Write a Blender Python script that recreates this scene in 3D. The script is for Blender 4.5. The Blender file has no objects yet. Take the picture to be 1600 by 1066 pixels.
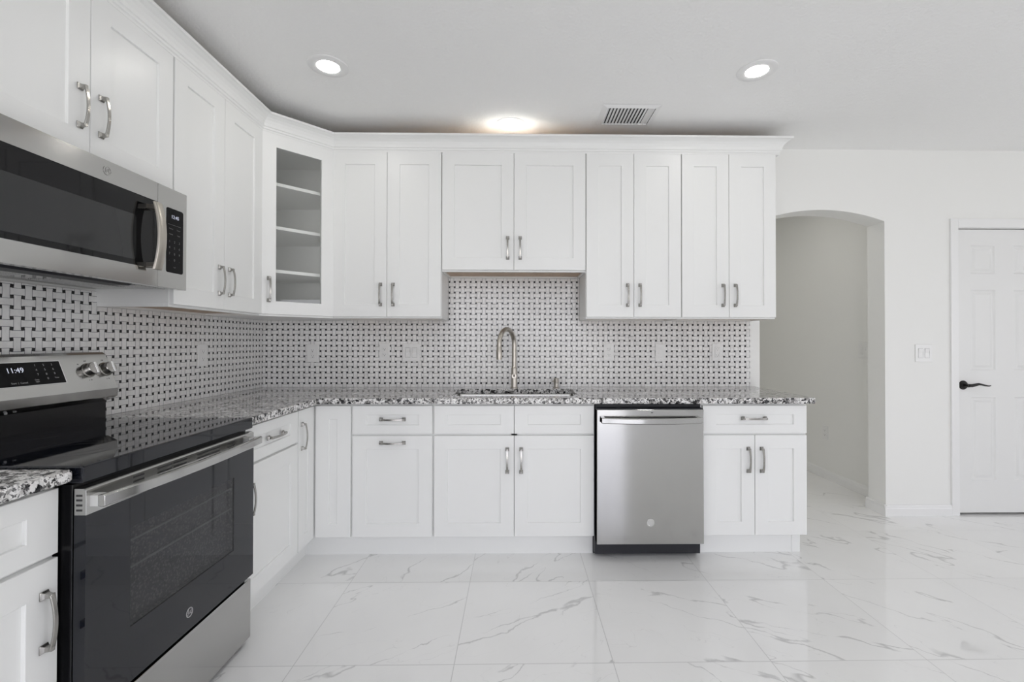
import bpy, bmesh, math, random
from mathutils import Matrix, Vector

# ------------------------------------------------------------------ units: everything below is written in inches
S = 0.0254
PI = math.pi
scn = bpy.context.scene
COL = scn.collection
random.seed(4)

# ------------------------------------------------------------------ camera (solved from the photograph)
CX, CD, CH = 69.37, 128.667, 48.55
YAW, PITCH, ROLL, FPX, PPX, PPY = 0.016, 0.0077, -0.0011, 727.80, 818.34, 527.85
cd = bpy.data.cameras.new('camera')
cam = bpy.data.objects.new('camera', cd)
COL.objects.link(cam)
scn.camera = cam
cd.sensor_fit = 'HORIZONTAL'
cd.sensor_width = 36.0
cd.lens = FPX / 1600.0 * 36.0
cd.shift_x = (800.0 - PPX) / 1600.0
cd.shift_y = (PPY - 533.0) / 1600.0
cd.clip_start = 0.02
cy_, sy_ = math.cos(YAW), math.sin(YAW)
right = Vector((cy_, -sy_, 0)); fwd = Vector((sy_, cy_, 0)); up = Vector((0, 0, 1))
cp_, sp_ = math.cos(PITCH), math.sin(PITCH)
fwd2 = fwd * cp_ + up * sp_
up2 = up * cp_ - fwd * sp_
cr_, sr_ = math.cos(ROLL), math.sin(ROLL)
r3 = right * cr_ - up2 * sr_
u3 = right * sr_ + up2 * cr_
m = Matrix((r3, u3, -fwd2)).transposed().to_4x4()
m.translation = Vector((CX, -CD, CH)) * S
cam.matrix_world = m

# ------------------------------------------------------------------ look, world, daylight
scn.view_settings.view_transform = 'Standard'
scn.view_settings.look = 'None'
scn.view_settings.gamma = 1.0
scn.view_settings.use_curve_mapping = False
scn.view_settings.exposure = -1.09
scn.cycles.max_bounces = 14
scn.cycles.diffuse_bounces = 9
scn.cycles.glossy_bounces = 6
scn.cycles.transmission_bounces = 8
scn.cycles.transparent_max_bounces = 10
scn.cycles.sample_clamp_indirect = 40.0
scn.cycles.caustics_reflective = False
scn.cycles.caustics_refractive = False
scn.cycles.use_denoising = True

SKY_STRENGTH = 6.6
LAMP_STRENGTH = 104.0

w = bpy.data.worlds.new('daylight')
scn.world = w
w.use_nodes = True
nt = w.node_tree
nt.nodes.clear()
tc = nt.nodes.new('ShaderNodeTexCoord')
sep = nt.nodes.new('ShaderNodeSeparateXYZ')
ramp = nt.nodes.new('ShaderNodeValToRGB')
bg = nt.nodes.new('ShaderNodeBackground')
out = nt.nodes.new('ShaderNodeOutputWorld')
mr = nt.nodes.new('ShaderNodeMapRange')
mr.inputs['From Min'].default_value = -0.3
mr.inputs['From Max'].default_value = 0.7
nt.links.new(tc.outputs['Generated'], sep.inputs[0])
nt.links.new(sep.outputs['Z'], mr.inputs['Value'])
nt.links.new(mr.outputs[0], ramp.inputs[0])
nt.links.new(ramp.outputs[0], bg.inputs[0])
nt.links.new(bg.outputs[0], out.inputs[0])
e = ramp.color_ramp.elements
e[0].position = 0.0; e[0].color = (0.98, 0.965, 0.95, 1)
e[1].position = 1.0; e[1].color = (0.85, 0.88, 1.10, 1)
e.new(0.28).color = (1.0, 0.99, 0.99, 1)
e.new(0.33).color = (1.0, 1.0, 1.08, 1)
bg.inputs[1].default_value = SKY_STRENGTH

def portal(name, loc, rot, sx, sz):
    l = bpy.data.lights.new(name, 'AREA')
    l.shape = 'RECTANGLE'; l.size = sx * S; l.size_y = sz * S
    l.cycles.is_portal = True
    o = bpy.data.objects.new(name, l)
    o.location = Vector(loc) * S; o.rotation_euler = rot
    COL.objects.link(o)

ROOM_X, ROOM_Y = 330.0, -262.0            # right wall and rear wall of the room
CEIL = 102.4
portal('daylight_portal', (80.5, ROOM_Y - 2, 47), (PI / 2, 0, 0), 143, 94)
portal('daylight_portal', (ROOM_X + 2, -172.5, 50), (PI / 2, 0, PI / 2), 105, 76)

# ------------------------------------------------------------------ materials
def mat(name, color=(.8, .8, .8), rough=.5, metal=0.0, spec=.5, coat=0.0):
    mt = bpy.data.materials.new(name)
    mt.use_nodes = True
    b = mt.node_tree.nodes['Principled BSDF']
    b.inputs['Base Color'].default_value = (*color, 1)
    b.inputs['Roughness'].default_value = rough
    b.inputs['Metallic'].default_value = metal
    b.inputs['Specular IOR Level'].default_value = spec
    b.inputs['Coat Weight'].default_value = coat
    return mt

class NG:
    """small helper for writing node maths"""
    def __init__(s, mt):
        s.t = mt.node_tree; s.b = s.t.nodes['Principled BSDF']
    def n(s, typ, **kw):
        nd = s.t.nodes.new(typ)
        for k, v in kw.items(): setattr(nd, k, v)
        return nd
    def l(s, a, b): s.t.links.new(a, b)
    def math(s, op, a, b=None, c=None):
        nd = s.t.nodes.new('ShaderNodeMath'); nd.operation = op
        for i, v in enumerate((a, b, c)):
            if v is None: continue
            if isinstance(v, (int, float)): nd.inputs[i].default_value = v
            else: s.l(v, nd.inputs[i])
        return nd.outputs[0]
    def pos(s):
        t = s.n('ShaderNodeTexCoord'); return t.outputs['Object']
    def xyz(s, v):
        q = s.n('ShaderNodeSeparateXYZ'); s.l(v, q.inputs[0]); return q.outputs
    def noise(s, vec, scale, detail=3, rough=.5, dist=0.0):
        q = s.n('ShaderNodeTexNoise'); q.inputs['Scale'].default_value = scale
        q.inputs['Detail'].default_value = detail; q.inputs['Roughness'].default_value = rough
        q.inputs['Distortion'].default_value = dist
        if vec is not None: s.l(vec, q.inputs['Vector'])
        return q.outputs['Fac']
    def ramp(s, fac, stops, interp='LINEAR'):
        q = s.n('ShaderNodeValToRGB'); s.l(fac, q.inputs[0]); cr = q.color_ramp; cr.interpolation = interp
        cr.elements[0].position = stops[0][0]; cr.elements[0].color = (*stops[0][1], 1)
        cr.elements[1].position = stops[-1][0]; cr.elements[1].color = (*stops[-1][1], 1)
        for p, c in stops[1:-1]: cr.elements.new(p).color = (*c, 1)
        return q.outputs[0]
    def mix(s, fac, a, b):
        q = s.n('ShaderNodeMix', data_type='RGBA')
        if isinstance(fac, (int, float)): q.inputs[0].default_value = fac
        else: s.l(fac, q.inputs[0])
        for i, v in ((6, a), (7, b)):
            if isinstance(v, tuple): q.inputs[i].default_value = (*v, 1)
            else: s.l(v, q.inputs[i])
        return q.outputs[2]
    def bump(s, h, strength=.2, dist=.001):
        q = s.n('ShaderNodeBump'); q.inputs['Strength'].default_value = strength
        q.inputs['Distance'].default_value = dist
        s.l(h, q.inputs['Height']); s.l(q.outputs[0], s.b.inputs['Normal'])
    def mapping(s, vec, rot=(0, 0, 0), scale=(1, 1, 1)):
        q = s.n('ShaderNodeMapping'); q.inputs['Rotation'].default_value = rot
        q.inputs['Scale'].default_value = scale; s.l(vec, q.inputs['Vector']); return q.outputs[0]

def painted(name, color, rough, scale, strength, dist=.0006):
    mt = mat(name, color, rough)
    g = NG(mt)
    g.bump(g.noise(g.pos(), scale, 4, .6), strength, dist)
    return mt

M_cab = mat('cabinet_white_paint', (.845, .85, .84), .34)
M_wall = painted('wall_paint', (.85, .85, .83), .62, 150, .25)
M_hall = painted('hall_paint', (.84, .84, .82), .62, 150, .2)
M_ceil = painted('ceiling_texture', (.91, .91, .90), .8, 62, 1.0, .004)
M_trim = mat('trim_white_paint', (.84, .84, .835), .35)
M_door = mat('door_white_paint', (.80, .80, .79), .4)
M_plate = mat('white_plastic', (.82, .82, .81), .28)
M_gap = mat('plastic_shadow_gap', (.45, .45, .45), .5)  # grey that stands in for the shade in narrow gaps
M_slot = mat('dark_slot', (.03, .03, .03), .6)
M_black = mat('black_enamel', (.006, .006, .007), .22)
M_blackmatte = mat('black_plastic', (.012, .013, .018), .45)
M_bronze = mat('oil_rubbed_bronze', (.012, .011, .010), .35, .4)
M_chrome = mat('polished_steel', (.75, .75, .75), .12, 1.0)
M_maple = mat('maple_veneer', (.50, .36, .25), .5)
g = NG(M_maple)
g.l(g.ramp(g.noise(g.mapping(g.pos(), scale=(1, 1, 1)), 14, 6, .6, 1.5), [(.3, (.42, .29, .20)), (.7, (.60, .45, .32))]), g.b.inputs['Base Color'])

def brushed(name, color, rough, axis='X', amount=.02):
    mt = mat(name, color, rough, 1.0)
    g = NG(mt)
    sc = {'X': (2, 400, 400), 'Y': (400, 2, 400), 'Z': (400, 400, 2)}[axis]
    nz = g.noise(g.mapping(g.pos(), scale=sc), 1.0, 2)
    g.l(g.math('ADD', g.math('MULTIPLY', nz, amount), rough - amount / 2), g.b.inputs['Roughness'])
    g.b.inputs['Anisotropic'].default_value = .75; g.b.inputs['Anisotropic Rotation'].default_value = .25
    cx = g.n('ShaderNodeCombineXYZ'); cx.inputs['XYZ'.index(axis)].default_value = 1.0
    t = g.n('ShaderNodeVectorTransform', vector_type='VECTOR', convert_from='OBJECT', convert_to='WORLD')
    g.l(cx.outputs[0], t.inputs[0]); g.l(t.outputs[0], g.b.inputs['Tangent'])
    return mt

M_steel = brushed('brushed_stainless', (.47, .467, .456), .13, 'X')
M_nickel = mat('satin_nickel', (.38, .37, .35), .24, 1.0)
M_ring = mat('burner_print', (.022, .022, .022), .12)
M_nickel_tap = mat('brushed_nickel_tap', (.50, .47, .42), .30, 1.0)

M_panel = mat('dark_display_glass', (.004, .004, .005), .05, 0, .12)
M_mwglass = mat('microwave_black_glass', (.005, .005, .006), .03, 0, .28)
M_lever = mat('satin_lever', (.66, .62, .57), .38, .85)
M_cabin = mat('cabinet_white_lifted', (.93, .93, .92), .4)  # lighter copy of the cabinet white, lifts the shaded interior
M_satin = mat('satin_bracket', (.78, .78, .77), .42, .6)
M_glossblack = mat('black_glass', (.006, .007, .011), .03, 0, .5, 0)

def clear_glass(name, tint=(.93, .95, .94), gloss=.09, alpha=.9):
    mt = bpy.data.materials.new(name); mt.use_nodes = True
    t = mt.node_tree; t.nodes.clear()
    o = t.nodes.new('ShaderNodeOutputMaterial'); tr = t.nodes.new('ShaderNodeBsdfTransparent')
    gl = t.nodes.new('ShaderNodeBsdfGlossy'); mx = t.nodes.new('ShaderNodeMixShader')
    lw = t.nodes.new('ShaderNodeFresnel')      # same reflectance on the entry and exit faces of the thin pane
    ge = t.nodes.new('ShaderNodeNewGeometry'); ir = t.nodes.new('ShaderNodeMapRange')
    ir.inputs['To Min'].default_value = 1.45; ir.inputs['To Max'].default_value = 1 / 1.45
    t.links.new(ge.outputs['Backfacing'], ir.inputs['Value']); t.links.new(ir.outputs[0], lw.inputs[0])
    gl.inputs['Roughness'].default_value = .02
    tr.inputs[0].default_value = (*tint, 1)
    t.links.new(lw.outputs[0], mx.inputs[0]); t.links.new(tr.outputs[0], mx.inputs[1])
    t.links.new(gl.outputs[0], mx.inputs[2]); t.links.new(mx.outputs[0], o.inputs[0])
    return mt
M_glass = clear_glass('cabinet_glass', (.97, .975, .97))
M_ovenglass = clear_glass('tinted_oven_glass', (.55, .55, .56))

def emissive(name, color, strength):
    mt = mat(name, (0, 0, 0), .5)
    b = mt.node_tree.nodes['Principled BSDF']
    b.inputs['Emission Color'].default_value = (*color, 1)
    b.inputs['Emission Strength'].default_value = strength
    return mt
M_lens = emissive('lamp_lens', (1.0, .972, .915), LAMP_STRENGTH)
M_lens_hall_fill = emissive('hall_fill_lens', (1.0, .972, .915), LAMP_STRENGTH * 1.45)  # stronger lens for the lamps added to brighten the hallway
M_digit = emissive('display_digits', (.80, .84, 1.0), 1.6)
M_print = mat('grey_lettering', (.38, .38, .38), .5)
M_dimprint = mat('dim_lettering', (.16, .16, .16), .5)

# oven cavity: white-speckled enamel, its greys lightened to offset the dim inside
M_cavity = mat('speckled_enamel', (.2, .2, .2), .4)
g = NG(M_cavity)
v = g.n('ShaderNodeTexVoronoi'); v.inputs['Scale'].default_value = 110
g.l(g.pos(), v.inputs['Vector'])
g.l(g.ramp(v.outputs['Distance'], [(.0, (.7, .7, .7)), (.25, (.55, .55, .55)), (.5, (.30, .30, .305))]), g.b.inputs['Base Color'])

# granite: white, grey and black grains, polished
M_granite = mat('granite', (.6, .6, .6), .07, 0, .55, .0)
g = NG(M_granite)
P_ = g.pos()
wob = g.n('ShaderNodeTexNoise'); wob.inputs['Scale'].default_value = 120; wob.inputs['Detail'].default_value = 3
g.l(P_, wob.inputs['Vector'])
wsc = g.n('ShaderNodeVectorMath', operation='SCALE'); g.l(wob.outputs['Color'], wsc.inputs[0]); wsc.inputs[3].default_value = .016
wad = g.n('ShaderNodeVectorMath', operation='ADD'); g.l(P_, wad.inputs[0]); g.l(wsc.outputs[0], wad.inputs[1])
def cells(scale):
    q = g.n('ShaderNodeTexVoronoi'); q.inputs['Scale'].default_value = scale; g.l(wad.outputs[0], q.inputs['Vector'])
    sp_ = g.n('ShaderNodeSeparateColor'); g.l(q.outputs['Color'], sp_.inputs[0]); return sp_.outputs[0]
n3 = g.noise(P_, 20, 3, .5, .3)
big = g.math('ADD', g.math('MULTIPLY', cells(85), .62), g.math('MULTIPLY', n3, .5))
base = g.ramp(big, [(.30, (.012, .012, .015)), (.36, (.10, .10, .105)), (.44, (.30, .295, .29)), (.52, (.60, .59, .58)), (.62, (.84, .835, .83)), (.8, (.90, .895, .89))])
spk = g.ramp(cells(210), [(.14, (.06, .06, .065)), (.2, (.55, .55, .55)), (.3, (.9, .9, .9)), (1, (1, 1, 1))])
mm = g.n('ShaderNodeMix', data_type='RGBA', blend_type='MULTIPLY'); mm.inputs[0].default_value = .9
g.l(base, mm.inputs[6]); g.l(spk, mm.inputs[7])
warm = g.ramp(n3, [(.35, (.88, .87, .86)), (.65, (1.0, 1.0, 1.0))])
m2 = g.n('ShaderNodeMix', data_type='RGBA', blend_type='MULTIPLY'); m2.inputs[0].default_value = 1
g.l(mm.outputs[2], m2.inputs[6]); g.l(warm, m2.inputs[7])
g.l(m2.outputs[2], g.b.inputs['Base Color'])

# marble-look porcelain floor, 24 inch tiles
M_floor = mat('polished_marble_tile', (.75, .75, .75), .03, 0, .75, 0)
g = NG(M_floor)
P_ = g.pos(); X, Y, Z = g.xyz(P_)
T = 24 * S
u = g.math('DIVIDE', g.math('SUBTRACT', X, 12.1 * S), T)
vv = g.math('DIVIDE', g.math('SUBTRACT', Y, -10.2 * S), T)
fu = g.math('FRACT', u); fv = g.math('FRACT', vv)
iu = g.math('FLOOR', u); iv = g.math('FLOOR', vv)
a = g.math('MINIMUM', fu, g.math('SUBTRACT', 1, fu)); b = g.math('MINIMUM', fv, g.math('SUBTRACT', 1, fv))
edge = g.math('MINIMUM', a, b)
grout = g.math('LESS_THAN', edge, .0026)
cell = g.n('ShaderNodeCombineXYZ'); g.l(iu, cell.inputs[0]); g.l(iv, cell.inputs[1])
wn = g.n('ShaderNodeTexWhiteNoise'); g.l(cell.outputs[0], wn.inputs['Vector'])
off = g.n('ShaderNodeVectorMath', operation='SCALE'); g.l(wn.outputs['Color'], off.inputs[0]); off.inputs[3].default_value = 17.3
# direction of the veining differs from tile to tile
flip = g.math('SUBTRACT', g.math('MULTIPLY', g.math('GREATER_THAN', iu, 2.5), 2), 1)
ang = g.math('ADD', g.math('MULTIPLY', flip, .72), g.math('MULTIPLY', g.math('SUBTRACT', wn.outputs['Value'], .5), .5))
rot = g.n('ShaderNodeVectorRotate', rotation_type='Z_AXIS'); g.l(P_, rot.inputs['Vector']); g.l(ang, rot.inputs['Angle'])
addv = g.n('ShaderNodeVectorMath', operation='ADD'); g.l(rot.outputs[0], addv.inputs[0]); g.l(off.outputs[0], addv.inputs[1])
wob = g.n('ShaderNodeTexNoise'); wob.inputs['Scale'].default_value = 7.0; wob.inputs['Detail'].default_value = 5
g.l(addv.outputs[0], wob.inputs['Vector'])
wsc = g.n('ShaderNodeVectorMath', operation='SCALE'); g.l(wob.outputs['Color'], wsc.inputs[0]); wsc.inputs[3].default_value = .09
wad = g.n('ShaderNodeVectorMath', operation='ADD'); g.l(addv.outputs[0], wad.inputs[0]); g.l(wsc.outputs[0], wad.inputs[1])
mp = g.mapping(wad.outputs[0], scale=(.42, 2.0, 1))
nv = g.noise(mp, 1.8, 3.0, .5, .2)
mask = g.noise(addv.outputs[0], 5.5, 3, .55)
ridge = g.math('ABSOLUTE', g.math('SUBTRACT', nv, .5))
on = g.math('MINIMUM', g.math('MULTIPLY', g.math('MAXIMUM', g.math('SUBTRACT', mask, .37), 0), 7), 1)
width = g.math('MULTIPLY', g.math('POWER', g.math('MAXIMUM', g.math('SUBTRACT', mask, .38), 0.0), 1.5), .11)
width = g.math('MINIMUM', width, .0075)
vein = g.math('SUBTRACT', 1, g.math('MINIMUM', g.math('DIVIDE', ridge, g.math('ADD', width, .0015)), 1))
nf = g.noise(g.mapping(wad.outputs[0], rot=(0, 0, .35), scale=(.7, 2.4, 1)), 2.6, 3, .5, .3)
rf = g.math('ABSOLUTE', g.math('SUBTRACT', nf, .5))
fine = g.math('MULTIPLY', g.math('SUBTRACT', 1, g.math('MINIMUM', g.math('DIVIDE', rf, .0022), 1)), .35)
vein = g.math('MULTIPLY', g.math('MAXIMUM', vein, fine), on)
cloud = g.noise(addv.outputs[0], 1.8, 4, .6)
basec = g.ramp(cloud, [(.3, (.86, .86, .855)), (.7, (.90, .90, .895))])
c1 = g.mix(g.math('MULTIPLY', vein, .62), basec, (.42, .42, .42))
c2 = g.mix(grout, c1, (.55, .55, .545))
g.l(c2, g.b.inputs['Base Color'])
g.l(g.math('ADD', g.math('MULTIPLY', grout, .4), .025), g.b.inputs['Roughness'])

def weave(name, axis, u0, z0):
    """marble basketweave mosaic with black dots"""
    mt = mat(name, (.8, .8, .8), .16, 0, .5)
    g = NG(mt); P_ = g.pos(); xyz = g.xyz(P_)
    p = 1.463 * S; h = .172; gw = .022
    u = g.math('DIVIDE', g.math('SUBTRACT', xyz['XYZ'.index(axis)], u0 * S), p)
    v = g.math('DIVIDE', g.math('SUBTRACT', xyz[2], z0 * S), p)
    fu, fv = g.math('FRACT', u), g.math('FRACT', v)
    iu, iv = g.math('FLOOR', u), g.math('FLOOR', v)
    a = g.math('MINIMUM', fu, g.math('SUBTRACT', 1, fu)); b = g.math('MINIMUM', fv, g.math('SUBTRACT', 1, fv))
    par = g.math('FLOORED_MODULO', g.math('ADD', iu, iv), 2.0)
    odd = g.math('GREATER_THAN', par, .5)
    da = g.math('ABSOLUTE', g.math('SUBTRACT', a, h)); db = g.math('ABSOLUTE', g.math('SUBTRACT', b, h))
    d = g.math('ADD', g.math('MULTIPLY', odd, da), g.math('MULTIPLY', g.math('SUBTRACT', 1, odd), db))
    line = g.math('LESS_THAN', d, gw)
    dot = g.math('MULTIPLY', g.math('LESS_THAN', a, h), g.math('LESS_THAN', b, h))
    nz = g.noise(P_, 26, 4, .6, .5)
    marble = g.ramp(nz, [(.3, (.74, .735, .725)), (.55, (.84, .835, .825)), (.8, (.88, .88, .87))])
    c = g.mix(line, marble, (.13, .13, .14))
    c = g.mix(dot, c, (.012, .012, .014))
    g.l(c, g.b.inputs['Base Color'])
    hgt = g.math('MINIMUM', g.math('MULTIPLY', d, 12), 1)
    g.bump(hgt, .25, .0008)
    g.l(g.math('ADD', g.math('MULTIPLY', line, .5), .15), g.b.inputs['Roughness'])
    return mt
M_weave_back = weave('basketweave_mosaic_back', 'X', 1.21, 37.05)
M_weave_left = weave('basketweave_mosaic_left', 'Y', -63.91, 37.05)

# microwave filter mesh
M_mesh = mat('aluminium_mesh', (.35, .35, .35), .4, .8)
g = NG(M_mesh)
v = g.n('ShaderNodeTexVoronoi'); v.inputs['Scale'].default_value = 260
g.l(g.pos(), v.inputs['Vector'])
g.l(g.ramp(v.outputs['Distance'], [(.1, (.04, .04, .04)), (.5, (.6, .6, .6))]), g.b.inputs['Base Color'])

# ------------------------------------------------------------------ mesh builder
class MB:
    def __init__(s): s.v = []; s.f = []; s.mi = []; s.cur = 0
    def add(s, vs, fs):
        o = len(s.v); s.v += [tuple(p) for p in vs]
        for f in fs: s.f.append(tuple(i + o for i in f)); s.mi.append(s.cur)
        return s
    def box(s, x0, x1, y0, y1, z0, z1):
        x0, x1 = sorted((x0, x1)); y0, y1 = sorted((y0, y1)); z0, z1 = sorted((z0, z1))
        return s.add([(x0, y0, z0), (x1, y0, z0), (x1, y1, z0), (x0, y1, z0), (x0, y0, z1), (x1, y0, z1), (x1, y1, z1), (x0, y1, z1)],
                     [(0, 3, 2, 1), (4, 5, 6, 7), (0, 1, 5, 4), (1, 2, 6, 5), (2, 3, 7, 6), (3, 0, 4, 7)])
    def prism(s, prof, axis, a0, a1):
        """closed 2D profile extruded along an axis; profile coords are the other two axes in order"""
        n = len(prof); vs = []
        for a_ in (a0, a1):
            for p, q in prof:
                vs.append({'X': (a_, p, q), 'Y': (p, a_, q), 'Z': (p, q, a_)}[axis])
        fs = [tuple(range(n)), tuple(range(2 * n - 1, n - 1, -1))]
        fs += [(i, i + n, (i + 1) % n + n, (i + 1) % n) for i in range(n)]
        return s.add(vs, fs)
    def loft(s, rings, cap=True, close=True):
        n = len(rings[0]); vs = [p for r in rings for p in r]; fs = []
        for k in range(len(rings) - 1):
            for i in range(n if close else n - 1):
                j = (i + 1) % n
                fs.append((k * n + i, k * n + j, (k + 1) * n + j, (k + 1) * n + i))
        if cap: fs += [tuple(range(n - 1, -1, -1)), tuple(range((len(rings) - 1) * n, len(rings) * n))]
        return s.add(vs, fs)
    def tube(s, pts, rad, n=14, flat=None):
        """round (or flat x wide) tube along a polyline"""
        pts = [Vector(p) for p in pts]; rings = []
        t0 = (pts[1] - pts[0]).normalized()
        ref = Vector((0, 0, 1)) if abs(t0.z) < .9 else Vector((1, 0, 0))
        u_ = t0.cross(ref).normalized()
        for i, p in enumerate(pts):
            t = (pts[min(i + 1, len(pts) - 1)] - pts[max(i - 1, 0)]).normalized()
            u_ = (u_ - t * u_.dot(t)).normalized(); w_ = t.cross(u_)
            r = rad[i] if isinstance(rad, (list, tuple)) else rad
            rings.append([tuple(p + u_ * r * math.cos(2 * PI * k / n) + w_ * r * math.sin(2 * PI * k / n)) for k in range(n)])
        return s.loft(rings)
    def lathe(s, prof, c, axis='Z', n=32, cap=True):
        rings = []
        for r, h in prof:
            ring = []
            for k in range(n):
                a_ = 2 * PI * k / n; p, q = r * math.cos(a_), r * math.sin(a_)
                ring.append({'Z': (c[0] + p, c[1] + q, c[2] + h), 'Y': (c[0] + p, c[1] + h, c[2] + q), 'X': (c[0] + h, c[1] + p, c[2] + q)}[axis])
            rings.append(ring)
        return s.loft(rings, cap)
    def build(s, name, mats, parent=None, bevel=0, seg=2, smooth=False, loc=None, ang=35, local=None):
        me = bpy.data.meshes.new(name)
        me.from_pydata([(x * S, y * S, z * S) for x, y, z in s.v], [], s.f)
        if not isinstance(mats, (list, tuple)): mats = [mats]
        for k in mats: me.materials.append(k)
        for p, k in zip(me.polygons, s.mi): p.material_index = k
        bm = bmesh.new(); bm.from_mesh(me)
        bmesh.ops.recalc_face_normals(bm, faces=bm.faces)
        if smooth:
            for f in bm.faces: f.smooth = True
            for e_ in bm.edges:
                e_.smooth = len(e_.link_faces) == 2 and e_.calc_face_angle(0) < math.radians(ang)
        bm.to_mesh(me); bm.free()
        o = bpy.data.objects.new(name, me); COL.objects.link(o)
        if parent is not None: o.parent = parent
        if loc is not None: o.location = Vector(loc) * S
        if bevel:
            mo = o.modifiers.new('soft_edges', 'BEVEL'); mo.width = bevel * S; mo.segments = seg
            mo.limit_method = 'ANGLE'; mo.angle_limit = math.radians(40)
        return o

def text_mb(mb, txt, size, origin, xdir, ydir, depth=.01, align='CENTER', squash=1.0):
    """lettering as real thin geometry; xdir, ydir are unit vectors in inches space"""
    cu = bpy.data.curves.new('lettering', 'FONT'); cu.body = txt; cu.size = size
    cu.align_x = align; cu.align_y = 'CENTER'; cu.extrude = depth / 2; cu.resolution_u = 3
    ob = bpy.data.objects.new('lettering', cu)
    me = bpy.data.meshes.new_from_object(ob)
    xd, yd = Vector(xdir), Vector(ydir); zd = xd.cross(yd); o_ = Vector(origin)
    vs = [o_ + xd * (p.co.x * squash) + yd * p.co.y + zd * p.co.z for p in me.vertices]
    mb.add(vs, [tuple(p.vertices) for p in me.polygons])
    bpy.data.objects.remove(ob); bpy.data.curves.remove(cu); bpy.data.meshes.remove(me)

def empty(name, label=None, cat=None, loc=(0, 0, 0), rz=0, group=None, kind=None):
    o = bpy.data.objects.new(name, None); COL.objects.link(o)
    o.location = Vector(loc) * S; o.rotation_euler = (0, 0, rz); o.empty_display_size = .05
    tag(o, label, cat, group, kind)
    return o
def tag(o, label=None, cat=None, group=None, kind=None):
    if label: o['label'] = label
    if cat: o['category'] = cat
    if group: o['group'] = group
    if kind: o['kind'] = kind
    return o
def struct(o): o['kind'] = 'structure'; return o

# ------------------------------------------------------------------ the room
# floor
struct(MB().box(-4, ROOM_X + 4, ROOM_Y - 4, 130, -3, 0).build('floor', M_floor))
struct(MB().box(-4, ROOM_X + 4, ROOM_Y - 4, 130, CEIL, CEIL + 4).build('ceiling', M_ceil))
struct(MB().box(-5, 0, ROOM_Y - 4, 6.4, 0, CEIL).build('wall_left', M_wall))

# back wall with the arched opening and the doorway
AX0, AX1, SPR, PEAK = 137.15, 172.5, 82.3, 85.4
DX0, DX1, DZ = 192.9, 221.2, 80.6
mb = MB()
mb.box(0, AX0, 0, 6.4, 0, CEIL)
mb.box(AX1, DX0, 0, 6.4, 0, CEIL)
mb.box(DX0, DX1, 0, 6.4, DZ, CEIL)
mb.box(DX1, ROOM_X, 0, 6.4, 0, CEIL)
hw = (AX1 - AX0) / 2; rise = PEAK - SPR; R_ = (hw * hw + rise * rise) / (2 * rise); xm = (AX0 + AX1) / 2
arc = []
for k in range(29):
    x = AX0 + (AX1 - AX0) * k / 28
    arc.append((x, PEAK - R_ + math.sqrt(R_ * R_ - (x - xm) ** 2)))
mb.prism([(AX0, CEIL)] + arc + [(AX1, CEIL)], 'Y', 0, 6.4)
o = struct(mb.build('wall_back', M_wall, bevel=.0))
# closet space behind the closed door
struct(MB().box(DX0 - 2, DX1 + 2, 6.5, 8, 0, CEIL).build('wall_closet', M_wall))

# right wall with a window opening, rear wall with sliding-door opening (both behind the camera)
mb = MB()
mb.box(ROOM_X, ROOM_X + 5, ROOM_Y, -225, 0, CEIL).box(ROOM_X, ROOM_X + 5, -120, 6.4, 0, CEIL)
mb.box(ROOM_X, ROOM_X + 5, -225, -120, 0, 12).box(ROOM_X, ROOM_X + 5, -225, -120, 88, CEIL)
struct(mb.build('wall_right', M_wall))
mb = MB()
mb.box(0, 9, ROOM_Y - 5, ROOM_Y, 0, CEIL).box(152, ROOM_X + 5, ROOM_Y - 5, ROOM_Y, 0, CEIL).box(9, 152, ROOM_Y - 5, ROOM_Y, 94, CEIL)
struct(mb.build('wall_rear', M_wall))
mb = MB()
for x in (9, 79, 148.8): mb.box(x, x + 3.2, ROOM_Y - 3, ROOM_Y - 1, 0, 94)
mb.box(9, 152, ROOM_Y - 3, ROOM_Y - 1, 91, 94).box(9, 152, ROOM_Y - 3, ROOM_Y - 1, 0, 2.5)
struct(mb.build('window_1', M_trim))
mb = MB()
for y in (-225, -174, -123): mb.box(ROOM_X + 1, ROOM_X + 3, y, y + 3, 12, 88)
mb.box(ROOM_X + 1, ROOM_X + 3, -225, -120, 85.5, 88).box(ROOM_X + 1, ROOM_X + 3, -225, -120, 12, 14.5)
struct(mb.build('window_2', M_trim))

# hallway behind the arch
struct(MB().box(179.6, 184, 6.4, 125, 0, CEIL).build('wall_hall_right', M_hall))
struct(MB().box(84, 88, 6.4, 125, 0, CEIL).build('wall_hall_left', M_hall))
struct(MB().box(84, 184, 125, 129, 0, CEIL).build('wall_hall_end', M_hall))

def baseboard(name, p0, p1, nrm):
    """profiled board from p0 to p1 (x,y), standing proud of the wall along nrm"""
    prof = [(0, 0), (.55, 0), (.55, 2.0), (.42, 2.35), (.42, 2.6), (.2, 3.05), (0, 3.1)]
    a_, b_ = Vector((*p0, 0)), Vector((*p1, 0)); n_ = Vector((*nrm, 0))
    mb = MB(); mb.loft([[tuple(q + n_ * d + Vector((0, 0, z))) for d, z in prof] for q in (a_, b_)])
    return struct(mb.build(name, M_trim))
baseboard('baseboard_back', (AX1 - .55, -.01), (190.9, -.01), (0, -1))
baseboard('baseboard_arch', (AX1 - .01, -.5), (AX1 - .01, 6.9), (-1, 0))
baseboard('baseboard_hall', (179.59, 6.5), (179.59, 125), (-1, 0))
baseboard('baseboard_right_of_door', (223.4, -.01), (ROOM_X - .6, -.01), (0, -1))
baseboard('baseboard_right', (ROOM_X - .01, -.6), (ROOM_X - .01, -262), (-1, 0))

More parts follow.
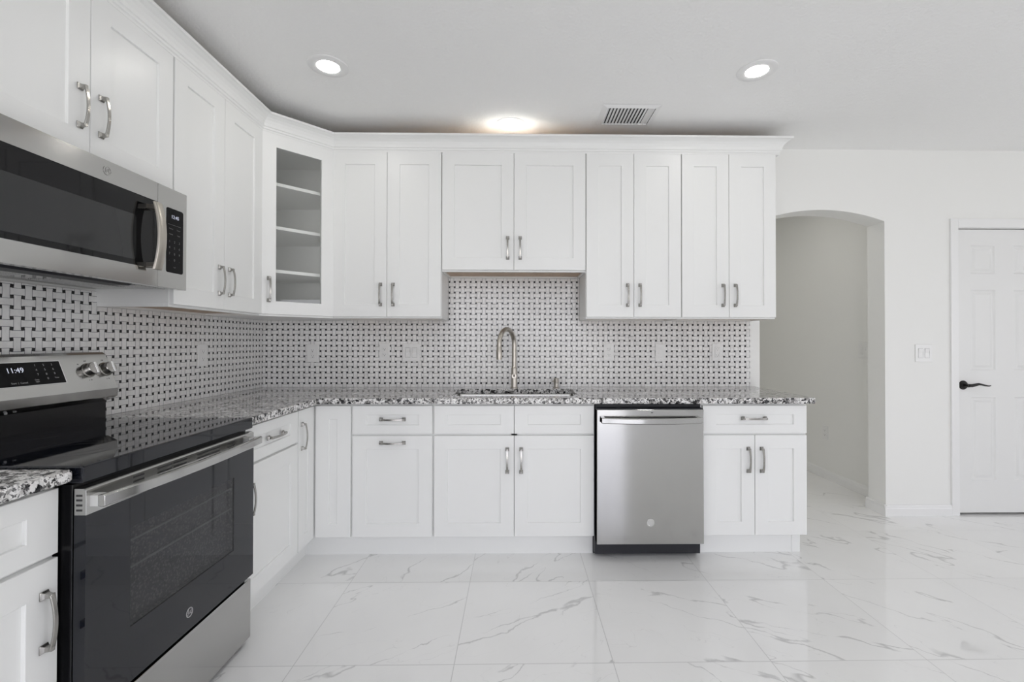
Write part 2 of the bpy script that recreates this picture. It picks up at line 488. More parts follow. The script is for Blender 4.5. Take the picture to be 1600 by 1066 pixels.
# door casing
mb = MB()
for (x0, x1, z0, z1) in ((190.9, 193.05, 0, 83.1), (221.05, 223.2, 0, 83.1), (193.05, 221.05, 80.55, 83.1)):
    mb.box(x0, x1, -.55, 0, z0, z1)
mb.box(192.92, 193.15, 0, 5, 0, 80.6).box(220.95, 221.18, 0, 5, 0, 80.6).box(193.1, 221, 0, 5, 80.4, 80.58)
struct(mb.build('trim_1', M_trim, bevel=.12))

# six-panel door
door = empty('door_1', loc=(193.28, 0.25, .65), kind='structure')
def six_panel(w_, h_, cols, rows, th):
    """door slab: stepped raised panels pressed into the face"""
    mb = MB(); xs = [0] + [c for p in cols for c in p] + [w_]; zs = [0] + [c for p in rows for c in p] + [h_]
    xs = sorted(xs); zs = sorted(zs)
    for i in range(len(xs) - 1):
        for j in range(len(zs) - 1):
            x0, x1, z0, z1 = xs[i], xs[i + 1], zs[j], zs[j + 1]
            if (x0, x1) in cols and (z0, z1) in rows:
                def rect(d, y): return [(x0 + d, y, z0 + d), (x1 - d, y, z0 + d), (x1 - d, y, z1 - d), (x0 + d, y, z1 - d)]
                rs = [rect(0, 0), rect(.35, .32), rect(.75, .32), rect(1.35, .08)]
                mb.loft(rs, cap=False); mb.add(rect(1.35, .08), [(0, 1, 2, 3)])
            else:
                mb.add([(x0, 0, z0), (x1, 0, z0), (x1, 0, z1), (x0, 0, z1)], [(0, 1, 2, 3)])
    mb.add([(0, th, 0), (w_, th, 0), (w_, th, h_), (0, th, h_)], [(3, 2, 1, 0)])
    mb.add([(0, 0, 0), (w_, 0, 0), (w_, th, 0), (0, th, 0)], [(0, 1, 2, 3)])
    mb.add([(0, 0, h_), (w_, 0, h_), (w_, th, h_), (0, th, h_)], [(0, 1, 2, 3)])
    mb.add([(0, 0, 0), (0, th, 0), (0, th, h_), (0, 0, h_)], [(0, 1, 2, 3)])
    mb.add([(w_, 0, 0), (w_, th, 0), (w_, th, h_), (w_, 0, h_)], [(0, 1, 2, 3)])
    return mb
six_panel(27.5, 79.55, [(3.9, 10.85), (16.2, 23.15)], [(9.05, 32.35), (39.9, 62.5), (67.05, 75.1)], 1.4).build('door_slab', M_door, door)
hb = MB()
hb.lathe([(0.01, 0), (1.25, 0), (1.28, -.12), (1.15, -.32), (.7, -.42), (.42, -.5), (.42, -1.5), (0.01, -1.5)], (1.5, 0, 35.75), 'Y', 28)
lever = [(1.5, -1.7, 35.75), (2.4, -1.75, 35.75), (3.3, -1.8, 35.95), (4.2, -1.8, 36.15), (5.1, -1.75, 36.05), (6.1, -1.7, 35.78), (7.3, -1.6, 35.62), (7.9, -1.55, 35.72)]
hb.tube(lever, [.42, .46, .42, .33, .27, .24, .2, .12], 12)
hb.lathe([(0.01, -1.95), (.45, -1.95), (.5, -1.6), (.42, -1.4)], (1.5, 0, 35.75), 'Y', 20)
tag(hb.build('door_handle', M_bronze, door, smooth=True), 'black bronze lever handle with round rosette')

# ------------------------------------------------------------------ ceiling things
def recessed_light(x, y, label, group='recessed ceiling lights', lens=None):
    t = empty('recessed_light', label, 'ceiling light', (x, y, CEIL), group=group)
    MB().lathe([(3.78, 0), (3.78, -.10), (3.6, -.22), (2.3, -.22), (2.12, -.15), (2.12, 0)], (0, 0, 0), 'Z', 48, cap=False).build('trim_ring', M_trim, t, smooth=True)
    MB().lathe([(0.01, -.17), (2.05, -.17), (2.1, -.14), (2.1, -.02), (.01, -.02)], (0, 0, 0), 'Z', 40).build('lens', lens or M_lens, t)
recessed_light(32.5, -37.3, 'round lit recessed light above the left cabinet run, nearest the range')
recessed_light(67.9, -13.4, 'round lit recessed light close above the cornice over the sink cabinet')
recessed_light(117.1, -37.3, 'round lit recessed light right of the ceiling air vent')
recessed_light(32.5, -108, 'added round recessed fill light, out of view above the left counter', 'added fill lights out of view')  # pair added overhead, out of view, as fill for the room
recessed_light(117.1, -108, 'added round recessed fill light, out of view at right', 'added fill lights out of view')
recessed_light(150, 30, 'added unseen fill light in the hallway ceiling just behind the arch', 'added fill lights in the hallway', M_lens_hall_fill)  # three lamps added unseen to brighten the hallway
recessed_light(112, 40, 'added unseen fill light in the hallway ceiling, hidden left of the arch', 'added fill lights in the hallway', M_lens_hall_fill)
recessed_light(132, 75, 'added unseen fill light in the hallway ceiling beyond the arch', 'added fill lights in the hallway', M_lens_hall_fill)
recessed_light(205, -70, 'added round recessed fill light, out of view in front of the panelled door', 'added fill lights out of view')  # also added out of frame for fill

vent = empty('ceiling_vent', 'white louvred air vent in the ceiling right of the sink light', 'air vent', (95.8, -18.7, CEIL))
mb = MB()
W_, D_ = 6.75, 5.1
def frame_ring(mb, ox, oy, ix, iy, z0, z1):
    outer = [(-ox, -oy), (ox, -oy), (ox, oy), (-ox, oy)]; inner = [(-ix, -iy), (ix, -iy), (ix, iy), (-ix, iy)]
    vs = [(x, y, z0) for x, y in outer] + [(x, y, z1) for x, y in inner] + [(x, y, 0) for x, y in inner]
    fs = []
    for i in range(4):
        j = (i + 1) % 4
        fs += [(i, j, j + 4, i + 4), (i + 4, j + 4, j + 8, i + 8)]
    mb.add(vs, fs)
frame_ring(mb, W_, D_, W_ - 1.15, D_ - 1.1, -.05, -.42)
mb.build('frame', M_trim, vent)
MB().box(-W_ + 1.1, W_ - 1.1, -D_ + 1.1, D_ - 1.1, -.04, -.01).build('duct_backing', M_slot, vent)
for k in range(14):
    x = -W_ + 1.45 + k * .8
    tl = .28 if k < 12 else -.28
    MB().prism([(x - tl, -.36), (x - tl + .06, -.38), (x + tl + .06, -.07), (x + tl, -.05)], 'Y', -D_ + 1.1, D_ - 1.1).build('slat', M_trim, vent)

# ------------------------------------------------------------------ cabinets
def shaker(w_, h_, x0, z0, yb, rail=3.0, tb=None, th=.75, hole=False):
    """five-piece door or drawer front; x0,z0 = lower left, yb = back plane (front is yb-th)"""
    tb = tb or rail; mb = MB(); yf = yb - th; yr = yf + .34
    def rect(dx, dz, y): return [(x0 + dx, y, z0 + dz), (x0 + w_ - dx, y, z0 + dz), (x0 + w_ - dx, y, z0 + h_ - dz), (x0 + dx, y, z0 + h_ - dz)]
    if hole:
        mb.loft([rect(rail, tb, yb), rect(0, 0, yb), rect(0, 0, yf + .05), rect(.05, .05, yf), rect(rail, tb, yf), rect(rail, tb, yb)], cap=False)
    else:
        mb.loft([rect(0, 0, yb), rect(0, 0, yf + .05), rect(.05, .05, yf), rect(rail, tb, yf), rect(rail + .05, tb + .05, yf + .05), rect(rail + .09, tb + .09, yr)])
    return mb

def pull(mb_parent, x, z, yf, vertical=True, L=5.85):
    """arched bar pull with two square flared feet, centred at x,z on plane yf"""
    mb = MB(); half = L / 2
    def P(a_, b_, d): return (x + b_, yf - d, z + a_) if vertical else (x + a_, yf - d, z + b_)
    for s_ in (-1, 1):
        c = s_ * (half - .42)
        rings = []
        for hw_, d in ((.42, 0), (.42, .10), (.36, .16), (.24, .42), (.2, .75), (.2, .95)):
            rings.append([P(c - hw_, -hw_, d), P(c + hw_, -hw_, d), P(c + hw_, hw_, d), P(c - hw_, hw_, d)])
        mb.loft(rings)
    rings = []
    for k in range(15):
        t = -1 + 2 * k / 14; a_ = t * (half - .30); d = .78 + .38 * (1 - t * t); wd = .20 + .05 * t * t; th = .09
        rings.append([P(a_, -wd, d - th), P(a_, wd, d - th), P(a_, wd, d + th), P(a_, -wd, d + th)])
    mb.loft(rings)
    return mb.build('handle', M_nickel, mb_parent, bevel=.04, seg=2, smooth=True)

def wall_cabinet(label, X, Y, rz, w_, z0, z1, ndoor=2, group='white wall cabinets', depth=12.0, hz=None, dgap=.1, name='wall_cabinet'):
    t = empty(name, label, 'cabinet', (X, Y, z0), rz, group)
    H = z1 - z0; a_ = .02
    mb = MB(); mb.box(a_, w_ - a_, -.0, -depth + .01, .55, H)
    mb.box(a_, w_ - a_, -depth + .75, -depth + .01, 0, .55).box(a_, .62, -.02, -depth + .76, 0, .55).box(w_ - .62, w_ - a_, -.02, -depth + .76, 0, .55).box(.62, w_ - .62, -.02, -.7, 0, .55)
    mb.build('cabinet_body', M_cab, t, bevel=.03)
    MB().box(.1, w_ - .1, -.1, -depth + .1, H + .005, H + .04).build('top_panel', M_maple, t)
    MB().box(.63, w_ - .63, -.71, -depth + .77, .45, .54).build('bottom_panel', M_maple, t)
    dw = (w_ - 2 * .14 - (ndoor - 1) * dgap) / ndoor; dz0 = .42; dh = H - .42 - .45
    for k in range(ndoor):
        x0 = .14 + k * (dw + dgap)
        d = shaker(dw, dh, x0, dz0, -depth).build('door', M_cab, t)
        hx = x0 + dw - 1.5 if (k == 0) else x0 + 1.5
        pull(d, hx, dz0 + (hz or 5.5), -depth - .75)
    return t

U0, U1 = 54.2, 96.0
wall_cabinet('tall white two-door wall cabinet on the back wall, next to the glass-door corner cabinet', 23.75, -.02, 0, 27, U0, U1)
wall_cabinet('short white two-door wall cabinet over the sink', 50.75, -.02, 0, 36, 65.9, U1)
wall_cabinet('tall white two-door wall cabinet just right of the short one over the sink', 86.75, -.02, 0, 24, U0, U1)
wall_cabinet('tall white two-door wall cabinet at the right end of the run, beside the arch', 110.75, -.02, 0, 24, U0, U1)
wall_cabinet('tall white two-door wall cabinet on the left wall between microwave and glass-door cabinet', .02, -51.0, PI / 2, 26.9, U0, U1)
wall_cabinet('white two-door wall cabinet directly above the microwave', .02, -81.1, PI / 2, 30, 72.5, U1, hz=6.1)

# diagonal corner cabinet with a glass door
t = empty('corner_wall_cabinet', 'white diagonal corner wall cabinet with a glass door and shelves', 'cabinet', (0, 0, U0), 0)
poly = [(.05, -.05), (23.7, -.05), (23.7, -12.0), (12.0, -23.97), (.05, -23.97)]
H = U1 - U0
def inset_poly(p, d):
    out_ = []; n = len(p)
    for i in range(n):
        a_, b_, c_ = Vector(p[i - 1]), Vector(p[i]), Vector(p[(i + 1) % n])
        e1 = (b_ - a_).normalized(); e2 = (c_ - b_).normalized()
        n1 = Vector((e1.y, -e1.x)); n2 = Vector((e2.y, -e2.x))
        k = (n1 + n2); k = k / k.dot(n1)
        out_.append(tuple(b_ + k * d))
    return out_
inn = inset_poly(poly, .6)
mb = MB()
n = 5
for i in range(n):            # walls, leaving the diagonal (edge 2-3) open apart from a face frame
    if i == 2: continue
    j = (i + 1) % n
    mb.prism([poly[i], poly[j], inn[j], inn[i]], 'Z', 0, H)
mb.prism(inn, 'Z', 0, .6).prism(inn, 'Z', H - .6, H)
# face frame along the diagonal
pa, pb = Vector((12.0, -23.97)), Vector((23.7, -12.0)); dv = (pb - pa).normalized(); nv_ = Vector((dv.y, -dv.x)); LD = (pb - pa).length
def diag_box(mb, s0, s1, d0, d1, z0, z1):
    q = [pa + dv * s0 + nv_ * d0, pa + dv * s1 + nv_ * d0, pa + dv * s1 + nv_ * d1, pa + dv * s0 + nv_ * d1]
    mb.prism([tuple(v_) for v_ in q], 'Z', z0, z1)
diag_box(mb, .0, 1.5, -.75, 0, 0, H); diag_box(mb, LD - 1.5, LD, -.75, 0, 0, H)
diag_box(mb, 1.5, LD - 1.5, -.75, 0, 0, 1.2); diag_box(mb, 1.5, LD - 1.5, -.75, 0, H - 1.2, H)
mb.build('cabinet_body', M_cabin, t, bevel=.0)
shp = inset_poly(poly, .64); 
shp2 = list(shp)
k_ = nv_ * -.35
shp2[2] = tuple(Vector(shp[2]) + k_); shp2[3] = tuple(Vector(shp[3]) + k_)
for z in (65.05, 75.1, 85.15):
    MB().prism(shp2, 'Z', z - U0 - .75, z - U0).build('shelf', M_cabin, t, bevel=.03)
pin = MB()
for z in (60, 62, 70, 71.8, 79.5, 81.3):
    pin.box(17.2, 17.5, -.75, -.66, z - U0, z - U0 + .25)
pin.build('shelf_pin_hole', M_slot, t)['kind'] = 'stuff'
# door in a frame of its own on the diagonal, so it is one child with pane and handle under it
def to_diag(mb):
    mb.v = [tuple((*(pa + dv * x + nv_ * (-y)), z)) for x, y, z in mb.v]; return mb
dw = LD - .36
dmb = shaker(dw, H - .87, .18, .42, -.02, 3.05, 2.95, hole=True); dmb = to_diag(dmb)
d = dmb.build('door', M_cab, t)
to_diag(MB().box(3.1, LD - 3.1, -.45, -.33, 3.3, H - 3.3)).build('glass_pane', M_glass, d)
h = pull(d, 1.75, 6.0, -.77)
h.data.transform(Matrix.Scale(1, 4))
for v_ in h.data.vertices:
    x, y, z = v_.co / S; q = pa + dv * x + nv_ * (-y); v_.co = Vector((q.x, q.y, z)) * S

# cornice swept along the top of all wall cabinets
prof = [(-.3, 95.55), (.78, 95.55), (.80, 95.95), (1.0, 96.1), (1.05, 96.45), (1.25, 96.6), (1.32, 97.2), (1.6, 97.85), (2.05, 98.35), (2.75, 98.75), (3.15, 98.85), (3.2, 99.3), (-.3, 99.3)]
path = [(0.3, -81.1), (12.0, -81.1), (12.0, -23.97), (23.7, -12.0), (134.75, -12.0), (134.75, -.3)]
P2 = [Vector(p) for p in path]
rings = []
for i, p in enumerate(P2):
    ds = []
    if i > 0: ds.append((P2[i] - P2[i - 1]).normalized())
    if i < len(P2) - 1: ds.append((P2[i + 1] - P2[i]).normalized())
    ns = [Vector((q.y, -q.x)) for q in ds]
    k = ns[0] if len(ns) == 1 else (ns[0] + ns[1]) / (ns[0] + ns[1]).dot(ns[0])
    rings.append([(p.x + k.x * d_, p.y + k.y * d_, z) for d_, z in prof])
o = MB().loft(rings).build('cornice', M_cab)
tag(o, 'white crown cornice running along the top of all the wall cabinets', 'cornice')

# base cabinets ------------------------------------------------------------
def base_cabinet(label, X, Y, rz, w_, fronts, group='white base cabinets', hollow=False, toe=(0, 0), end=False, name='base_cabinet'):
    """fronts: list of (kind, x0, x1, z0, z1, handle) ; handle None / (x,z,vertical)"""
    t = empty(name, label, 'cabinet', (X, Y, 0), rz, group)
    a_ = .02; top = 34.62; mb = MB()
    if hollow:
        mb.box(a_, .7, 0, -24, 4.9, top).box(w_ - .7, w_ - a_, 0, -24, 4.9, top).box(.7, w_ - .7, 0, -24, 4.9, 5.5)
        mb.box(.7, w_ - .7, -.5, 0, 5.5, top).box(.7, w_ - .7, -23.3, -24, 33.4, top).box(.7, w_ - .7, -23.3, -24, 27.2, 28.4)
        mb.box(w_ / 2 - .7, w_ / 2 + .7, -23.3, -24, 5.5, 33.4)
    else:
        mb.box(a_, w_ - a_, 0, -24, 4.9, top)
    if end: mb.box(w_ - 1.9, w_ - a_, 0, -21.75, 0, 4.9)
    mb.build('cabinet_body', M_cab, t, bevel=.03)
    MB().box(.003, w_ - .003 - (1.9 if end else 0), -20.9, -21.6, 0, 4.88).build('toe_kick', M_cab, t)
    for kind, x0, x1, z0, z1, hd in fronts:
        f = shaker(x1 - x0, z1 - z0, x0, z0, -24.02, 2.95, 1.95 if kind == 'drawer' else None).build(kind, M_cab, t)
        if hd: pull(f, hd[0], hd[1], -24.77, hd[2])
    return t
DB, DT, WB, WT = 5.15, 27.52, 27.95, 34.2         # door bottom/top, drawer bottom/top
r = .22
base_cabinet('white base cabinet with one drawer above a pull-out front with a horizontal handle', 32.94, -.02, 0, 18,
             [('drawer', r, 18 - r, WB, WT, (9, 31.2, False)), ('door', r, 18 - r, DB, DT, (9, 26.0, False))])
m18 = 18.0
base_cabinet('white two-door base cabinet under the sink with two handle-less false drawers', 50.94, -.02, 0, 36,
             [('drawer', r, m18 - .06, WB, WT, None), ('drawer', m18 + .06, 36 - r, WB, WT, None),
              ('door', r, m18 - .06, DB, DT, (m18 - 1.55, 22.0, True)), ('door', m18 + .06, 36 - r, DB, DT, (m18 + 1.55, 22.0, True))], hollow=True)
base_cabinet('white base cabinet with one wide drawer over two doors, right of the dishwasher', 110.94, -.02, 0, 24,
             [('drawer', r, 24 - r, WB, WT, (11.8, 31.3, False)),
              ('door', r, 12 - .06, DB, DT, (12 - 1.5, 22.0, True)), ('door', 12.06, 24 - r, DB, DT, (13.5, 22.0, True))], end=True)
base_cabinet('white base cabinet with one drawer and one door between range and corner', .02, -51.95, PI / 2, 19.6,
             [('drawer', r, 19.6 - r, WB, WT, (10.4, 31.1, False)), ('door', r, 19.6 - r, DB, DT, (1.95, 22.1, True))])
base_cabinet('white base cabinet with drawer and door in the near left corner, left of the range', .02, -100.3, PI / 2, 18.1,
             [('drawer', r, 18.1 - r, WB, WT, (9, 31.1, False)), ('door', r, 18.1 - r, DB, DT, (18.1 - 1.6, 22.0, True))])
# corner base cabinet
t = empty('corner_base_cabinet', 'white L-shaped corner base cabinet with two narrow doors meeting in the corner', 'cabinet', (0, 0, 0))
MB().prism([(.02, -.02), (32.9, -.02), (32.9, -24), (24, -24), (24, -32.3), (.02, -32.3)], 'Z', 4.9, 34.62).build('cabinet_body', M_cab, t, bevel=.03)
MB().prism([(20.9, -20.9), (32.935, -20.9), (32.935, -21.6), (21.6, -21.6), (21.6, -32.3), (20.9, -32.3)], 'Z', 0, 4.88).build('toe_kick', M_cab, t)
shaker(7.75, WT - DB, 24.98, DB, -24.02, 2.95).build('door', M_cab, t)
lm = shaker(7.15, WT - DB, -32.2, DB, -24.02, 2.7)
def to_left(mb): mb.v = [(-y, x, z) for x, y, z in mb.v]; return mb
d = to_left(lm).build('door', M_cab, t)
h = pull(d, -30.8, 28.7, -24.77)
for v_ in h.data.vertices: v_.co = Vector((-v_.co.y, v_.co.x, v_.co.z))

# ------------------------------------------------------------------ countertops
def slab(name, xs, ys, filled, z0, z1, m_, bevel, label, cat, group=None):
    bm = bmesh.new(); vt = {}
    def V(i, j, k):
        if (i, j, k) not in vt: vt[(i, j, k)] = bm.verts.new((xs[i] * S, ys[j] * S, (z0, z1)[k] * S))
        return vt[(i, j, k)]
    def F(*q): bm.faces.new(q)
    for i in range(len(xs) - 1):
        for j in range(len(ys) - 1):
            if not filled(i, j): continue
            F(V(i, j, 1), V(i + 1, j, 1), V(i + 1, j + 1, 1), V(i, j + 1, 1))
            F(V(i, j, 0), V(i, j + 1, 0), V(i + 1, j + 1, 0), V(i + 1, j, 0))
            def emp(a_, b_): return not (0 <= a_ < len(xs) - 1 and 0 <= b_ < len(ys) - 1 and filled(a_, b_))
            if emp(i - 1, j): F(V(i, j, 0), V(i, j, 1), V(i, j + 1, 1), V(i, j + 1, 0))
            if emp(i + 1, j): F(V(i + 1, j, 0), V(i + 1, j + 1, 0), V(i + 1, j + 1, 1), V(i + 1, j, 1))
            if emp(i, j - 1): F(V(i, j, 0), V(i + 1, j, 0), V(i + 1, j, 1), V(i, j, 1))
            if emp(i, j + 1): F(V(i, j + 1, 0), V(i, j + 1, 1), V(i + 1, j + 1, 1), V(i + 1, j + 1, 0))
    bmesh.ops.recalc_face_normals(bm, faces=bm.faces)
    bmesh.ops.dissolve_limit(bm, angle_limit=.01, verts=bm.verts, edges=bm.edges)
    me = bpy.data.meshes.new(name); bm.to_mesh(me); bm.free(); me.materials.append(m_)
    o = bpy.data.objects.new(name, me); COL.objects.link(o)
    mo = o.modifiers.new('eased_edge', 'BEVEL'); mo.width = bevel * S; mo.segments = 3; mo.limit_method = 'ANGLE'
    return tag(o, label, cat, group)
SX0, SX1, SY0, SY1 = 54.5, 83.9, -21.8, -6.0
xs = [.03, 26.0, SX0, SX1, 136.0]; ys = [-51.85, -26.0, SY0, SY1, -.03]
def fill(i, j):
    if j == 0: return i == 0
    return not (i == 2 and j == 2)
slab('countertop', xs, ys, fill, 34.7, 36.0, M_granite, .2, 'long L-shaped speckled granite countertop with the sink cut-out', 'countertop')
slab('countertop', [.03, 26.0], [-101, -82.15], lambda i, j: True, 34.7, 36.0, M_granite, .35, 'short speckled granite countertop in the near left corner, left of the range', 'countertop')

# ------------------------------------------------------------------ backsplash
mb = MB()
mb.box(.4, 134.2, -.40, -.03, 36.03, 54.15).box(50.85, 86.65, -.40, -.03, 54.15, 65.85)
tag(mb.build('backsplash', M_weave_back), 'black and white basketweave mosaic backsplash on the back wall behind the sink', 'backsplash')
mb = MB()
mb.box(.03, .40, -51.0, -.42, 36.03, 54.15).box(.03, .40, -101, -51.0, 36.03, 56.6)
tag(mb.build('backsplash', M_weave_left), 'black and white basketweave mosaic backsplash on the left wall behind the range', 'backsplash')
# ------------------------------------------------------------------ sink, tap, soap pump
t = empty('kitchen_sink', 'undermount stainless steel sink set in the granite countertop', 'sink', ((SX0 + SX1) / 2, (SY0 + SY1) / 2, 25.5))
def rr(hx, hy, r_, z, n_=6):
    pts = []
    for cx_, cy__, a0 in ((hx - r_, hy - r_, 0), (-hx + r_, hy - r_, 90), (-hx + r_, -hy + r_, 180), (hx - r_, -hy + r_, 270)):
        for k in range(n_ + 1):
            a_ = math.radians(a0 + 90 * k / n_); pts.append((cx_ + r_ * math.cos(a_), cy__ + r_ * math.sin(a_), z))
    return pts
hx, hy = (SX1 - SX0) / 2, (SY1 - SY0) / 2
mb = MB(); zt = 34.66 - 25.5
mb.loft([rr(hx + .6, hy + .6, .8, zt), rr(hx + .15, hy + .15, .7, zt), rr(hx + .05, hy + .05, .7, zt - .3), rr(hx - .05, hy - .05, .9, 1.0), rr(hx - .8, hy - .8, 1.2, .25), rr(1.6, 1.6, 1.5, 0.1)], cap=False)
mb.loft([rr(hx + .6, hy + .6, .8, zt), rr(hx + .25, hy + .25, .8, zt - .1), rr(hx + .2, hy + .2, .9, .6), rr(hx - .6, hy - .6, 1.2, 0), rr(1.6, 1.6, 1.5, -.05)], cap=False)
mb.build('bowl', M_steel, t, smooth=True)
MB().lathe([(0.01, .0), (1.5, .0), (1.7, .14), (1.65, .2), (1.4, .12), (.01, .06)], (0, 0, .0), 'Z', 28).build('drain', M_chrome, t, smooth=True)

t = empty('kitchen_faucet', 'brushed nickel gooseneck pull-down faucet behind the sink', 'faucet', (68.8, -3.2, 36.0))
MB().lathe([(.01, 0.02), (1.05, 0.02), (1.05, .15), (.82, .25), (.78, .5), (.78, 5.2), (.70, 5.5), (.56, 5.7), (.01, 5.7)], (0, 0, 0), 'Z', 28).build('faucet_body', M_nickel_tap, t, smooth=True)
sp = Vector((-3.75, -7.6, 0)); dirn = sp.normalized(); D2 = sp.length / 2
pts = [(0, 0, 5.6), (0, 0, 8), (0, 0, 10.5), (0, 0, 11.6)]
for k in range(1, 17):
    a_ = PI * k / 16 * .97
    q = dirn * (D2 - D2 * math.cos(a_)); pts.append((q.x, q.y, 11.6 + D2 * .97 * math.sin(a_)))
last = Vector(pts[-1]); pts.append((last.x, last.y, last.z - .8))
MB().tube(pts, .60, 18).build('spout', M_nickel_tap, t, smooth=True)
hp = Vector(pts[-1])
MB().tube([(hp.x, hp.y, hp.z + .1), (hp.x, hp.y, hp.z - .3), (hp.x, hp.y, hp.z - .35), (hp.x, hp.y, hp.z - 2.6), (hp.x, hp.y, hp.z - 3.3)], [.62, .66, .68, .78, .72], 20).build('spray_head', M_nickel_tap, t, smooth=True)
lv = MB(); lv.lathe([(.01, -1.35), (.62, -1.35), (.66, -1.25), (.62, -.5), (.01, -.5)], (.0, 0, 3.25), 'Y', 26)
lv.tube([(0, -1.3, 3.25), (0, -1.9, 3.5), (0, -3.0, 3.9)], [.22, .2, .15], 10)
lv.build('lever', M_lever, t, smooth=True)

t = empty('soap_dispenser', 'small nickel soap pump right of the faucet', 'soap dispenser', (80.1, -3.6, 36.0))
MB().lathe([(.01, .02), (.8, .02), (.8, .12), (.62, .3), (.58, 1.3), (.01, 1.3)], (0, 0, 0), 'Z', 20).build('base', M_nickel_tap, t, smooth=True)
mb = MB(); mb.lathe([(.01, 1.25), (.66, 1.25), (.70, 2.5), (.6, 2.65), (.01, 2.65)], (0, 0, 0), 'Z', 20); mb.tube([(0, 0, 2.05), (-.5, -.4, 2.05), (-1.1, -.9, 1.85)], [.17, .15, .12], 10)
mb.build('pump_head', M_nickel_tap, t, smooth=True)

# ------------------------------------------------------------------ wall plates
def plate(name, label, x, y, z, rz, kind, w_=2.9, h_=4.9, cat='outlet', group='wall plates'):
    t = empty(name, label, cat, (x, y, z), rz, group)
    mb = MB(); mb.box(-w_ / 2, w_ / 2, -.22, 0, -h_ / 2, h_ / 2)
    mb.build('cover_plate', M_plate, t, bevel=.12, seg=3)
    if kind == 'duplex':
        for s_ in (1, -1):
            rc = MB(); rc.box(-.62, .62, -.29, -.2, s_ * .78 - .5, s_ * .78 + .5)
            q = rc.build('receptacle', M_plate, t, bevel=.06)
            sl = MB(); sl.box(-.30, -.22, -.295, -.28, s_ * .78 - .05, s_ * .78 + .28).box(.22, .30, -.295, -.28, s_ * .78 - .02, s_ * .78 + .25)
            sl.lathe([(.01, -.295), (.11, -.295), (.11, -.28)], (0, 0, s_ * .78 - .25), 'Y', 10)
            sl.build('slot', M_slot, q)
        MB().lathe([(.01, -.25), (.09, -.25), (.09, -.2)], (0, 0, 0), 'Y', 10).build('screw', M_plate, t)
    if kind == 'gfci':
        MB().box(-.72, .72, -.235, -.215, -1.38, 1.38).build('gap_shade', M_gap, t)  # grey strip painted as the shaded gap round the outlet
        q = MB().box(-.66, .66, -.3, -.2, -1.32, 1.32).build('receptacle', M_plate, t, bevel=.05)
        for s_ in (1, -1):
            sl = MB(); sl.box(-.30, -.22, -.306, -.29, s_ * .85 - .1, s_ * .85 + .2).box(.22, .30, -.306, -.29, s_ * .85 - .08, s_ * .85 + .18)
            sl.lathe([(.01, -.306), (.1, -.306), (.1, -.29)], (0, 0, s_ * .85 - .28), 'Y', 10)
            sl.build('slot', M_slot, q)
        MB().box(-.3, .3, -.33, -.29, .05, .26).box(-.3, .3, -.33, -.29, -.26, -.05).build('test_button', M_plate, q)
    if kind == 'blank':
        for s_ in (1, -1):
            MB().lathe([(.01, -.25), (.1, -.25), (.1, -.2)], (0, 0, s_ * 1.65), 'Y', 10).build('screw', M_plate, t)
    if kind in ('rocker2', 'rocker1'):
        for x0 in ((-.92, .92) if kind == 'rocker2' else (0,)):
            MB().box(x0 - .70, x0 + .70, -.235, -.215, -1.36, 1.36).build('gap_shade', M_gap, t)  # grey strip in place of the shaded line round each rocker
            MB().prism([(-.22, -1.28), (-.30, -1.28), (-.24, 0), (-.38, 1.28), (-.22, 1.28)], 'X', x0 - .62, x0 + .62).build('rocker', M_plate, t, bevel=.03)
    if kind == 'dimmer':
        MB().box(-1.6, -.3, -.28, -.2, -1.3, 1.3).build('rocker', M_plate, t, bevel=.05)
        MB().box(.45, 1.05, -.34, -.2, .1, 1.0).build('slider', M_plate, t, bevel=.05)
    return t
yb = -.42
plate('wall_outlet', 'white double outlet on the back wall mosaic, nearest the left corner', 13.8, yb, 45.2, 0, 'duplex', 3.15)
plate('wall_outlet', 'white double outlet just left of the two-rocker light switch by the faucet', 33.3, yb, 45.6, 0, 'duplex')
plate('light_switch', 'white two-rocker light switch on the mosaic left of the faucet', 40.6, yb, 45.45, 0, 'rocker2', 4.75, 4.9, 'light switch')
plate('wall_outlet', 'white double outlet on the mosaic right of the soap pump', 94.9, yb, 45.6, 0, 'duplex')
plate('blank_cover_plate', 'white blank cover plate on the mosaic above the dishwasher', 109.25, yb, 45.4, 0, 'blank', cat='wall plate')
plate('safety_outlet', 'white test-button outlet at the right end of the mosaic', 125.0, yb, 45.6, 0, 'gfci')
plate('wall_outlet', 'white double outlet on the left wall mosaic beside the range', .42, -25.3, 45.4, PI / 2, 'duplex')
plate('light_switch', 'white two-rocker light switch on the wall between arch and door', 183.3, -.02, 45.35, 0, 'rocker2', 4.75, 4.9, 'light switch')
plate('dimmer_switch', 'pale switch plate on the grey hallway wall seen through the arch', 179.58, 17.2, 45.8, -PI / 2, 'dimmer', 4.75, 4.9, 'light switch')
plate('wall_outlet', 'low pale outlet near the floor on the hallway wall', 179.58, 35.8, 16.2, -PI / 2, 'duplex')

